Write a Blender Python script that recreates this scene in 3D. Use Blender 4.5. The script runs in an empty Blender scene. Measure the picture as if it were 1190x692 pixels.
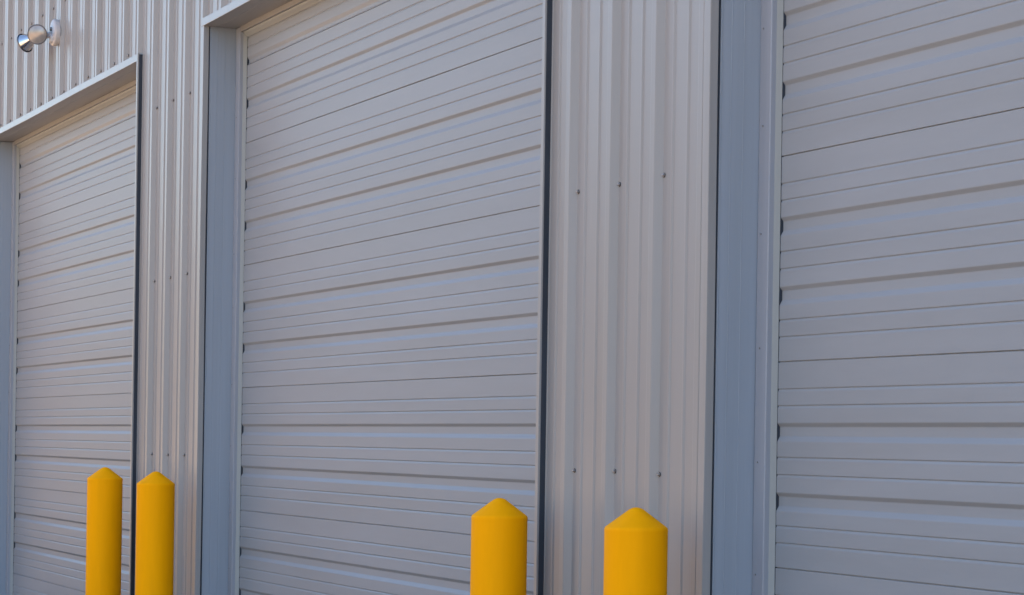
import bpy, math, random
from mathutils import Vector, Matrix
random.seed(7)
sc = bpy.context.scene
col = sc.collection

# ------------------------------------------------------------------ materials
def new_mat(name):
    m = bpy.data.materials.new(name); m.use_nodes = True
    nt = m.node_tree; b = nt.nodes['Principled BSDF']
    return m, nt, b

def paint(name, base, rough=0.34, stretch=(1, 1, 1), wave=0.0, fine=0.0, dirt=0.05, spec=0.3, wave_scale=1.0, coat=0.0):
    """factory painted sheet steel: faint uneven dust, slow oil-canning, fine texture"""
    m, nt, b = new_mat(name)
    N, L = nt.nodes.new, nt.links.new
    tc = N('ShaderNodeTexCoord')
    mp = N('ShaderNodeMapping'); mp.inputs['Scale'].default_value = stretch
    L(tc.outputs['Object'], mp.inputs['Vector'])
    n1 = N('ShaderNodeTexNoise'); n1.inputs['Scale'].default_value = 5.0; n1.inputs['Detail'].default_value = 6
    n1.inputs['Roughness'].default_value = .65
    L(mp.outputs['Vector'], n1.inputs['Vector'])
    cr = N('ShaderNodeValToRGB')
    cr.color_ramp.elements[0].position = .3; cr.color_ramp.elements[1].position = .72
    d = [c * (1 - dirt) for c in base]; u = [min(1, c * (1 + dirt * .7)) for c in base]
    cr.color_ramp.elements[0].color = (d[0], d[1] * .995, d[2] * .98, 1); cr.color_ramp.elements[1].color = (*u, 1)
    L(n1.outputs['Fac'], cr.inputs['Fac']); L(cr.outputs['Color'], b.inputs['Base Color'])
    mr = N('ShaderNodeMapRange'); mr.inputs['To Min'].default_value = rough - .05; mr.inputs['To Max'].default_value = rough + .07
    L(n1.outputs['Fac'], mr.inputs['Value']); L(mr.outputs['Result'], b.inputs['Roughness'])
    b.inputs['Specular IOR Level'].default_value = spec
    if coat:
        b.inputs['Coat Weight'].default_value = coat; b.inputs['Coat Roughness'].default_value = .18
    n2 = N('ShaderNodeTexNoise'); n2.inputs['Scale'].default_value = 1.1 * wave_scale; n2.inputs['Detail'].default_value = 2
    mp2 = N('ShaderNodeMapping'); mp2.inputs['Scale'].default_value = [1 if s >= 1 else max(.12, s) for s in stretch]
    L(tc.outputs['Object'], mp2.inputs['Vector']); L(mp2.outputs['Vector'], n2.inputs['Vector'])
    b1 = N('ShaderNodeBump'); b1.inputs['Strength'].default_value = 1.0; b1.inputs['Distance'].default_value = wave
    L(n2.outputs['Fac'], b1.inputs['Height'])
    n3 = N('ShaderNodeTexNoise'); n3.inputs['Scale'].default_value = 180; n3.inputs['Detail'].default_value = 3
    L(tc.outputs['Object'], n3.inputs['Vector'])
    b2 = N('ShaderNodeBump'); b2.inputs['Strength'].default_value = 1.0; b2.inputs['Distance'].default_value = fine
    L(n3.outputs['Fac'], b2.inputs['Height']); L(b1.outputs['Normal'], b2.inputs['Normal'])
    L(b2.outputs['Normal'], b.inputs['Normal'])
    return m

WALL = (.250, .250, .253)      # wall sheets and trims
LEAF = (.256, .274, .298)      # door leaves
M = {}
M['siding'] = paint('siding_paint', WALL, .33, (1, 1, .12), .006, .00004, .05)
M['door'] = paint('door_paint', LEAF, .42, (.12, 1, 1), .010, .00005, .07, .12)
M['trim'] = paint('trim_paint', WALL, .33, (6, 6, .1), .004, .00004, .06)
M['jamb'] = paint('jamb_sky_tint', (.245, .285, .34), .36, (6, 6, .1), .004, .00004, .06, .4)  # tinted bluer than the wall to stand in for skylight on the reveals
M['frame'] = paint('frame_sky_tint', (.262, .283, .325), .36, (6, 6, .1), .004, .00004, .06, .3)  # cool skylight put into the frame colour as well
M['seal'] = paint('seal_vinyl', (.29, .305, .305), .5, (1, 1, .2), .002, .00005, .05)
M['gap_shade'] = paint('gap_shade_dark', (.034, .042, .056), .9, (1, 1, .3), .004, .0004, .3)  # near-black colour for the shade inside open gaps
M['yellow'] = paint('yellow_polyethylene', (.90, .366, .0003), .62, (4, 4, .5), .002, .00010, .045, .05, 3)
M['roof'] = paint('roof_metal', (.45, .45, .45), .4, (1, .2, 1), .003, .00003, .06)

def simple(name, base, rough, metal=0.0, noise=.0, scale=20):
    m, nt, b = new_mat(name)
    b.inputs['Roughness'].default_value = rough; b.inputs['Metallic'].default_value = metal
    if noise:
        tc = nt.nodes.new('ShaderNodeTexCoord')
        n = nt.nodes.new('ShaderNodeTexNoise'); n.inputs['Scale'].default_value = scale; n.inputs['Detail'].default_value = 5
        nt.links.new(tc.outputs['Object'], n.inputs['Vector'])
        cr = nt.nodes.new('ShaderNodeValToRGB')
        cr.color_ramp.elements[0].color = (*[c * (1 - noise) for c in base], 1)
        cr.color_ramp.elements[1].color = (*[min(1, c * (1 + noise)) for c in base], 1)
        nt.links.new(n.outputs['Fac'], cr.inputs['Fac']); nt.links.new(cr.outputs['Color'], b.inputs['Base Color'])
    else:
        b.inputs['Base Color'].default_value = (*base, 1)
    return m
M['zinc'] = simple('zinc_screw', (.34, .33, .33), .42, .8, .25, 300)
M['rubber'] = simple('rubber_washer', (.045, .045, .045), .7, 0, .2, 200)
M['steel'] = simple('bright_reflector', (.58, .58, .59), .16, 1, .05, 60)
M['rim'] = simple('lamp_rim_metal', (.12, .12, .13), .35, .8, .15, 80)
M['cast'] = simple('lamp_holder_cast', (.42, .41, .42), .45, 0, .08, 60)
M['lens'] = simple('lamp_lens_glass', (.30, .28, .265), .22, .3, .3, 22)
M['apron'] = simple('asphalt_apron', (.085, .088, .092), .9, 0, .25, 30)
M['tan'] = simple('tan_render', (.18, .14, .105), .9, 0, .12, 2)
M['tandoor'] = simple('tan_door', (.17, .14, .11), .6, 0, .1, 2)
M['ground'] = simple('gravel_yard', (.58, .41, .27), .95, 0, .25, .7)

# ------------------------------------------------------------------ helpers
def link(name, verts, faces, mat, parent=None, smooth=False, mat2=None, fm=None):
    me = bpy.data.meshes.new(name)
    me.from_pydata(verts, [], faces); me.materials.append(mat)
    if mat2: me.materials.append(mat2)
    if fm:
        for i, p in enumerate(me.polygons): p.material_index = fm[i]
    if smooth: me.polygons.foreach_set('use_smooth', [True] * len(me.polygons))
    me.update()
    o = bpy.data.objects.new(name, me); col.objects.link(o)
    if parent: o.parent = parent
    return o

def tag(o, label=None, cat=None, group=None, kind=None):
    if label: o['label'] = label
    if cat: o['category'] = cat
    if group: o['group'] = group
    if kind: o['kind'] = kind
    return o

class MB:
    def __init__(s): s.v = []; s.f = []
    def box(s, x0, x1, y0, y1, z0, z1, bev=0.0):
        b = len(s.v)
        s.v += [(x, y, z) for z in (z0, z1) for y in (y0, y1) for x in (x0, x1)]
        for q in ((0, 2, 3, 1), (4, 5, 7, 6), (0, 1, 5, 4), (2, 6, 7, 3), (0, 4, 6, 2), (1, 3, 7, 5)):
            s.f.append(tuple(b + i for i in q))
        return s
    def sweep(s, prof, path):
        """prof: list of points as function of path -> list of rows of verts"""
        b = len(s.v); n = len(prof); m = len(path)
        for p in path: s.v += [p(q) for q in prof]
        for j in range(m - 1):
            for i in range(n - 1):
                s.f.append((b + j * n + i, b + j * n + i + 1, b + (j + 1) * n + i + 1, b + (j + 1) * n + i))
        return s
    def lathe(s, prof, org, axis, seg=32, cap=True):
        """prof (radius, height) round axis at org"""
        a = Vector(axis).normalized(); t = Vector((0, 0, 1)) if abs(a.z) < .9 else Vector((1, 0, 0))
        e1 = a.cross(t).normalized(); e2 = a.cross(e1); b = len(s.v); o = Vector(org)
        for r, h in prof:
            for k in range(seg):
                an = 2 * math.pi * k / seg
                s.v.append(tuple(o + a * h + (e1 * math.cos(an) + e2 * math.sin(an)) * r))
        for j in range(len(prof) - 1):
            for k in range(seg):
                k2 = (k + 1) % seg
                s.f.append((b + j * seg + k, b + (j + 1) * seg + k, b + (j + 1) * seg + k2, b + j * seg + k2))
        if cap:
            s.f.append(tuple(b + k for k in range(seg)))
            s.f.append(tuple(b + (len(prof) - 1) * seg + k for k in reversed(range(seg))))
        return s
    def build(s, name, mat, parent=None, smooth=False):
        return link(name, s.v, s.f, mat, parent, smooth)

def round_poly(pts, r, n=3):
    """round the corners of an open 2D polyline"""
    out = [pts[0]]
    for i in range(1, len(pts) - 1):
        a, b, c = Vector(pts[i - 1]), Vector(pts[i]), Vector(pts[i + 1])
        la, lc = (a - b).length, (c - b).length
        rr = min(r, la * .45, lc * .45)
        p, q = b + (a - b).normalized() * rr, b + (c - b).normalized() * rr
        for k in range(n + 1):
            t = k / n
            out.append(tuple(p * (1 - t) ** 2 + b * 2 * t * (1 - t) + q * t * t))
    out.append(pts[-1])
    return out

def bevel(o, w=.0015, seg=2):
    md = o.modifiers.new('bevel', 'BEVEL'); md.width = w; md.segments = seg; md.limit_method = 'ANGLE'
    return o

# ------------------------------------------------------------------ building
# the wall runs along X with its rib crests in the plane Y = 0; outside is -Y
bld = bpy.data.objects.new('storage_building', None); col.objects.link(bld)
bld.location = (-9, 0, 0)
tag(bld, 'long pale grey ribbed metal storage building with recessed overhead doors between narrow piers', 'building')
ORG = Vector((9, 0, 0))
def part(mb, name, mat, parent=bld, smooth=False):
    o = mb.build(name, mat, parent, smooth)
    if parent is bld: o.location = ORG
    return o

PITCH, XR = .3055, -6.483        # rib spacing, right edge of one rib's crest
FLAT = .023                      # depth of the pan behind the crests
RECESS, DOORY = .162, .201       # door frame and door faces
OPEN = [(-16.51, -12.590), (-11.33, -7.312), (-6.121, -2.11)]   # door openings
TOPZ, LIP, LIPR, EAVE = 3.63, .040, .023, 5.3

def rib_profile(x0, x1):
    pts = []
    k0 = math.floor((x0 - XR) / PITCH) - 1; k1 = math.ceil((x1 - XR) / PITCH) + 1
    for k in range(k0, k1 + 1):
        r = XR + k * PITCH
        pts += [(r - .044, FLAT), (r - .030, 0), (r, 0), (r + .019, FLAT)]
        for mx in (.080, .175):
            c = r + mx
            pts += [(c - .009, FLAT), (c - .004, FLAT - .0046), (c + .004, FLAT - .0046), (c + .009, FLAT)]
    pts.sort(key=lambda p: p[0])
    def yat(x):
        for a, b in zip(pts, pts[1:]):
            if a[0] <= x <= b[0]: return a[1] + (b[1] - a[1]) * (x - a[0]) / max(1e-9, b[0] - a[0])
        return FLAT
    inner = [p for p in pts if x0 + .002 < p[0] < x1 - .002]
    return round_poly([(x0, min(yat(x0), .019)), (x0 + .008, FLAT)] + [p for p in inner if p[0] > x0 + .012] + [(x1, yat(x1))], .0022, 2)

def siding(x0, x1, z0, z1):
    prof = rib_profile(x0, x1)
    nz = max(2, int((z1 - z0) / .6) + 1)
    path = []
    for j in range(nz):
        z = z0 + (z1 - z0) * j / (nz - 1)
        path.append(lambda q, z=z: (q[0], q[1], z))
    return part(MB().sweep(prof, path), 'wall_panel', M['siding'])

gap = .004
panels = {}
panels['far'] = siding(-60, OPEN[0][0] - LIP + .006, .02, EAVE)
panels['A'] = siding(OPEN[0][1] + LIPR - .001, OPEN[1][0] - LIP + .006, .02, EAVE)
panels['B'] = siding(OPEN[1][1] + LIPR - .001, OPEN[2][0] - LIP + .006, .02, EAVE)
panels['near'] = siding(OPEN[2][1] + LIPR - .001, 22, .02, EAVE)
heads = [siding(a - LIP + .006, b + LIPR - .001, TOPZ + LIP - .012, EAVE) for a, b in OPEN]

# screws: rubber washer under a hex head
mb = MB(); mb.lathe([(.0078, 0), (.0080, -.0015), (.0070, -.0030), (.0048, -.0031), (.0048, -.0075), (.0038, -.0085)], (0, 0, 0), (0, 1, 0), 12)
screw0 = None
def screw(x, y, z, parent, name='screw', s=1.0):
    global screw0
    if screw0 is None:
        o = mb.build(name, M['zinc'], parent); screw0 = o
        o.data.materials.append(M['rubber'])
        for p in o.data.polygons[:24]: p.material_index = 1
    else:
        o = bpy.data.objects.new(name, screw0.data); col.objects.link(o); o.parent = parent
    o.location = (x, y - .0005, z); o.scale = (s, s, s)
    o.rotation_euler = (random.uniform(-.08, .08), random.uniform(-3, 3), random.uniform(-.08, .08))
    return o
def rows(panel, xlo, xhi, zs):
    k = math.ceil((xlo - XR - .028) / PITCH)
    while XR + k * PITCH + .028 < xhi:
        for z in zs:
            screw(XR + k * PITCH + .028 + random.uniform(-.004, .004), FLAT, z + random.uniform(-.004, .004), panel)
        k += 1
rows(panels['A'], -12.56, -11.40, (1.49, 2.414, 3.339, 4.264))
rows(panels['B'], -7.2, -6.2, (1.49, 2.414))
rows(heads[0], -16.3, -12.6, (3.703, 4.264))
rows(panels['A'], -12.56, -11.40, (.565,))

# ---- door sections: one profile in (height, depth), swept along the opening
def door_profile_sorted():
    # build in order so vertical faces keep their order
    H = .61; D = DOORY; G = .0090; V = .0035; feats = []
    for i in range(6):
        z0 = i * H
        if i: feats.append((z0, 's'))
        for fr in (.130, .211, .461, .545, .793, .876): feats.append((z0 + H * (1 - fr), 'v'))
        for fr in (.297, .635): feats.append((z0 + H * (1 - fr), 'g'))
    feats.sort()
    pts = [(0, D)]
    for z, k in feats:
        if k == 's': pts += [(z - .0016, D), (z - .0016, D + .006), (z + .0011, D + .006), (z + .0011, D)]
        elif k == 'v': pts += [(z - .0090, D), (z - .0022, D + V), (z, D)]
        elif 3.44 < z < 3.6: pts += [(z - .0405, D), (z - .0405, D + .016), (z - .0365, D + .016), (z - .0365, D + .004), (z - .030, D + G), (z - .0155, D + G), (z, D)]
        else: pts += [(z - .055, D), (z - .0395, D + G), (z - .0115, D + G), (z, D)]
    pts = [p for p in pts if p[0] < 3.64] + [(3.66, D)]
    return round_poly(pts, .0022, 3)

DP = door_profile_sorted()
def make_opening(idx, a, b):
    # door leaf
    path = []; ph = [random.uniform(0, 6.3) for _ in range(8)]
    n = 40
    for j in range(n):
        x = a - .03 + (b - a + .06) * j / (n - 1)
        path.append(lambda q, x=x: (x, q[1] + .0008 * math.sin(x * 1.9 + ph[int(q[0] / .61)]), q[0]))
    door = part(MB().sweep(DP, path), 'overhead_door', M['door'])
    # side frames: face plate and a slanting vinyl seal that touches the door
    fw = .064
    fr = []
    m = MB(); m.box(a, a + fw, RECESS, RECESS + .03, .0, TOPZ - .002)
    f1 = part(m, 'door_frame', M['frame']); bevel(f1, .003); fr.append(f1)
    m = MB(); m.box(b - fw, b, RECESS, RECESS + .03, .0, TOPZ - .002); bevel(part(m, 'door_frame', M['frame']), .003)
    def seal(xf, xd):
        pr = round_poly([(xf, RECESS + .012), (xf + (xd - xf) * .25, RECESS + .013), (xf + (xd - xf) * .8, DOORY - .007), (xd, DOORY - .0012), (xd - (xd - xf) * .3, DOORY - .0008)], .006, 3)
        ps = [(lambda q, z=z: (q[0], q[1], z)) for z in [i * TOPZ / 12 for i in range(13)]]
        return part(MB().sweep(pr, ps), 'weather_seal', M['seal'], door, True)
    for s in (seal(a + fw - .004, a + fw + .006), seal(b - fw + .004, b - fw - .006)):
        s.location = (0, 0, 0)
    for q0, q1 in ((a, a + fw + .0045), (b - fw - .0045, b)):
        part(MB().box(q0, q1, DOORY - .0007, DOORY + .03, .0, TOPZ - .06), 'gap_shade_fill', M['gap_shade'])  # dark block behind the seal, painting the shade in the groove ends
    # header frame and its seal
    m = MB(); m.box(a + fw + .001, b - fw - .001, RECESS + .001, RECESS + .03, TOPZ - .028, TOPZ - .001)
    part(m, 'header_frame', M['trim'])
    pr = round_poly([(TOPZ - .020, RECESS + .012), (TOPZ - .034, RECESS + .020), (TOPZ - .046, DOORY - .004), (TOPZ - .050, DOORY - .001)], .006, 3)
    m = MB().sweep(pr, [(lambda q, x=x: (x, q[1], q[0])) for x in (a + fw - .002, b - fw + .002)])
    m.build('header_seal', M['seal'], door, True)
    # rivets down the visible left frame
    z = .25
    while z < 3.5:
        screw(a + .022 + random.uniform(-.004, .004), RECESS, z + random.uniform(-.03, .03), f1, 'rivet', .36)
        z += .325
    # jamb liners (the deep reveal) with a small front return and a dark joint
    def jamb(x, sgn, name):
        # liner: folded sheet, hemmed front edge and two shallow creases
        yy = [(.029, .0035), (.0295, .0), (.034, .0), (.036, .0014), (.066, .0014), (.0665, .0003), (.068, .0003), (.0685, .0014),
              (.108, .0012), (.1085, .0003), (.1100, .0003), (.1105, .0010), (RECESS + .003, .0)]
        pr = [(x + sgn * (-.0015 + 0 * d) + sgn * (-d), y) for y, d in yy]
        zs = [i * (TOPZ - .002) / 14 for i in range(15)]
        ph = random.uniform(0, 6)
        ps = [(lambda q, z=z: (q[0] + sgn * .0012 * math.sin(z * 2.1 + ph) * max(0, (q[1] - .05)) / .1, q[1], z)) for z in zs]
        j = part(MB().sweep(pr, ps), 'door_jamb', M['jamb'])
        # outer lip: face + return, 2 mm sheet
        m = MB()
        xo = x - sgn * (LIP if sgn > 0 else LIPR)
        pr2 = round_poly([(xo, .008), (xo, -.007), (x, -.007), (x, .021), (x - sgn * .006, .022)], .002, 2)
        zl = [i * (TOPZ + LIP) / 14 for i in range(15)]
        ph = random.uniform(0, 6)
        m.sweep(pr2, [(lambda q, z=z: (q[0], q[1] + .0012 * math.sin(z * 3.3 + ph), z)) for z in zl])
        lp = part(m, 'jamb_trim', M['trim'])
        # dark backing in the joint and under the lip, its colour standing in for shade
        m = MB(); 
        if sgn > 0: m.box(x - .030, x - .007, .010, .15, 0, TOPZ)
        else: m.box(x + .006, x + .024, .000, .15, 0, TOPZ + LIP - .006)
        part(m, 'gap_shade_fill', M['gap_shade'])
        return j
    jamb(a, 1, 'left'); jamb(b, -1, 'right')
    # head trim: soffit + lip
    pr = round_poly([(TOPZ + LIP, .010), (TOPZ + LIP, -.0078), (TOPZ, -.0078), (TOPZ, .06), (TOPZ + .0015, .062), (TOPZ, .064), (TOPZ, RECESS + .02)], .002, 2)
    xs = [a - LIP + (b - a + LIP + LIPR) * i / 24 for i in range(25)]
    ph = random.uniform(0, 6)
    m = MB().sweep(pr, [(lambda q, x=x: (x, q[1], q[0] + .0015 * math.sin(x * 2.7 + ph))) for x in xs])
    part(m, 'head_trim', M['trim'])
for i, (a, b) in enumerate(OPEN): make_opening(i, a, b)

# shell of the building: roof, ends and back (they keep the low sun off the front)
m = MB(); m.v = [(-60, -.25, EAVE - .02), (22, -.25, EAVE - .02), (22, 9, EAVE + .75), (-60, 9, EAVE + .75), (22, 18, EAVE - .02), (-60, 18, EAVE - .02),
                 (-60, -.25, EAVE + .12), (22, -.25, EAVE + .12), (22, 9, EAVE + .89), (-60, 9, EAVE + .89), (22, 18, EAVE + .12), (-60, 18, EAVE + .12)]
m.f = [(0, 1, 2, 3), (3, 2, 4, 5), (6, 9, 8, 7), (9, 11, 10, 8), (0, 6, 7, 1), (5, 4, 10, 11), (0, 3, 9, 6), (3, 5, 11, 9), (1, 7, 8, 2), (2, 8, 10, 4)]
part(m, 'roof', M['roof'])
m = MB().box(-3.2, 22, .3, 18, EAVE - .4, 9.5); part(m, 'shade_block', M['siding'])  # unseen taller block, added to shade the right part of the yard
m = MB(); m.box(-60, -59.9, .04, 17.9, 0, EAVE); part(m, 'end_wall', M['siding'])
m = MB(); m.box(21.9, 22, .04, 17.9, 0, EAVE); part(m, 'end_wall', M['siding'])
m = MB(); m.box(-59.9, 21.9, 17.8, 17.9, 0, EAVE); part(m, 'back_wall', M['siding'])

# ------------------------------------------------------------------ bollards
BG = 'yellow bollards guarding the door jambs'
def bollard(x, y, h, label, lean):
    R = .0935
    m = MB()
    prof = [(R, 0), (R, h - .0790)]
    m.lathe(prof, (0, 0, 0), (0, 0, 1), 56, False)
    o = m.build('bollard', M['yellow'], None, True)
    o.location = (x, y, .004); o.rotation_euler = (lean[0], lean[1], random.uniform(0, 6))
    tag(o, label, 'bollard', BG)
    # moulded cap: soft shoulder, straight cone, rounded tip
    cp = [(R, -.0789), (R + .0001, -.0740), (R + .0004, -.0690), (R + .0002, -.0635), (R - .0020, -.0588), (R - .0060, -.0555)]
    sl = math.atan2(.0555 - .0095, R - .006 - .022); rs = .022 / math.sin(sl)
    zt = -(rs * (1 - math.cos(sl)))
    for k in range(1, 9):
        t = k / 8; cp.append(((R - .006) * (1 - t) + .022 * t, -.0555 * (1 - t) + zt * t))
    for k in range(1, 9):
        an = sl * (1 - k / 8); cp.append((max(1e-4, rs * math.sin(an)), -(rs * (1 - math.cos(an)))))
    c = MB().lathe(cp, (0, 0, h), (0, 0, 1), 56, False).build('domed_cap', M['yellow'], o, True)
    return o

bollard(-12.345, -.21, 1.409, 'yellow bollard in front of the right edge of the far left door', (.0, .000))
bollard(-11.345, -.21, 1.404, 'yellow bollard before the narrow ribbed pier, just left of the middle door', (0, .002))
bollard(-7.15, -.21, 1.390, 'yellow bollard overlapping the right edge of the wide middle door', (0, -.001))
bollard(-6.157, -.21, 1.390, 'nearest and largest yellow bollard, in front of the screwed pier left of the right door', (0, .001))

# ------------------------------------------------------------------ flood light
fl = bpy.data.objects.new('flood_light', None); col.objects.link(fl)
FX, FZ = -14.50, 4.075
fl.location = (FX, 0, FZ)
tag(fl, 'twin head outdoor flood light on the ribbed wall above the far left door', 'flood light')
m = MB().lathe([(.082, 0), (.083, -.022), (.080, -.030), (.072, -.034), (.0, -.035)], (0, 0, 0), (0, 1, 0), 40, False)
plate = m.build('mounting_plate', M['cast'], fl, True)
MB().lathe([(.013, -.034), (.013, -.044), (.0, -.045)], (-.012, 0, .022), (0, 1, 0), 16, False).build('plug', M['rim'], plate, True)
MB().lathe([(.030, -.033), (.029, -.046), (.020, -.050), (.0, -.050)], (.0, 0, -.038), (0, 1, 0), 24, False).build('socket_cover', M['cast'], plate, True)
def lamp(center, aim, base):
    """PAR lamp: neck, flaring reflector shell, rim, domed lens; arm from the plate"""
    ax = Vector(aim).normalized(); c = Vector(center)
    R = .060
    shell = [(.017, -.105), (.019, -.085), (.021, -.068), (.034, -.050), (.046, -.030), (.053, -.012), (R, 0)]
    h = MB().lathe(shell, c, ax, 36, False)
    hd = h.build('lamp_head', M['steel'], fl, True)
    MB().lathe([(R, -.006), (R + .002, -.005), (R + .002, .003), (R - .004, .005), (R - .006, .003)], c, ax, 36, False).build('rim', M['rim'], hd, True)
    MB().lathe([(R - .004, .003), (.042, .009), (.024, .0135), (.008, .015), (0.0001, .015)], c, ax, 36, False).build('lens', M['lens'], hd, True)
    hold = MB().lathe([(.0, -.150), (.020, -.149), (.024, -.14), (.024, -.090), (.021, -.088)], c, ax, 24, False)
    hold.build('lamp_holder', M['cast'], hd, True)
    p0 = Vector(base); p1 = c - ax * .135
    d = p1 - p0
    MB().lathe([(.011, 0), (.011, d.length)], p0, d, 16).build('arm', M['cast'], fl, True)
CAMDIR = Vector((0, -3.3825, 1.58)) - Vector((FX, 0, FZ))
lamp((.012, -.128, -.022), (CAMDIR.normalized() + Vector((.05, -.25, -.05))), (-.02, -.02, .0))
lamp((-.15, -.170, -.055), (-.70, -.45, -.30), (-.01, -.02, -.03))

# ------------------------------------------------------------------ ground
S = 1800
g = link('ground', [(-S, -S, 0), (S, -S, 0), (S, S, 0), (-S, S, 0)], [(0, 1, 2, 3)], M['ground']); tag(g, kind='structure')
a = MB().box(-60, 22, -3.4, .16, -.1, .004).build('asphalt_apron', M['apron']); tag(a, kind='structure')

# unseen building added across the yard: sunlit, it throws warm light back onto the doors
ob = bpy.data.objects.new('bounce_building', None); col.objects.link(ob); ob.location = (-34, -15, 0)
tag(ob, 'unseen tan rendered building added across the yard to bounce warm light onto the doors', 'building')
m = MB().box(-80, 22, -9, 0, 0, 7.2); m.build('wall', M['tan'], ob)
m = MB().box(-80.4, 22.4, -9.4, .4, 7.2, 7.45); m.build('roof', M['roof'], ob)
for k in range(9):
    MB().box(-24 + k * 5, -20.6 + k * 5, .0, .03, .02, 3.1).build('overhead_door', M['tandoor'], ob)

# ------------------------------------------------------------------ light
EL, AZ = 38, 58          # the sun stands behind the building
w = bpy.data.worlds.new('World'); sc.world = w; w.use_nodes = True
nt = w.node_tree; bg = nt.nodes['Background']
sky = nt.nodes.new('ShaderNodeTexSky'); sky.sky_type = 'NISHITA'; sky.sun_disc = False
sky.sun_elevation = math.radians(EL); sky.sun_rotation = math.radians(AZ)
sky.air_density = 1.0; sky.dust_density = 1.0; sky.ozone_density = 1.0
nt.links.new(sky.outputs['Color'], bg.inputs['Color']); bg.inputs['Strength'].default_value = .112
sl = bpy.data.lights.new('sun', 'SUN'); sl.energy = 5.0; sl.angle = math.radians(.5); sl.color = (1, .86, .68)
so = bpy.data.objects.new('sun', sl); col.objects.link(so)
sd = Vector((math.sin(math.radians(AZ)) * math.cos(math.radians(EL)), math.cos(math.radians(AZ)) * math.cos(math.radians(EL)), math.sin(math.radians(EL))))
so.rotation_euler = sd.to_track_quat('Z', 'Y').to_euler()

# ------------------------------------------------------------------ camera
cam = bpy.data.cameras.new('camera'); co = bpy.data.objects.new('camera', cam); col.objects.link(co)
th = math.asin(.41); c, s = math.cos(th), math.sin(th); roll = .0155
fwd = Vector((-c, s, 0)); right = Vector((s, c, 0)); up = Vector((0, 0, 1))
r2 = right * math.cos(roll) + up * math.sin(roll); u2 = up * math.cos(roll) - right * math.sin(roll)
R = Matrix((r2, u2, -fwd)).transposed().to_4x4(); R.translation = (0, -3.3825, 1.58)
co.matrix_world = R
cam.sensor_width = 36; cam.lens = 82.78; cam.shift_y = .1412; cam.clip_start = .05; cam.clip_end = 5000
sc.camera = co
sc.view_settings.view_transform = 'Standard'; sc.view_settings.look = 'None'
sc.view_settings.exposure = 2.13; sc.view_settings.gamma = 1
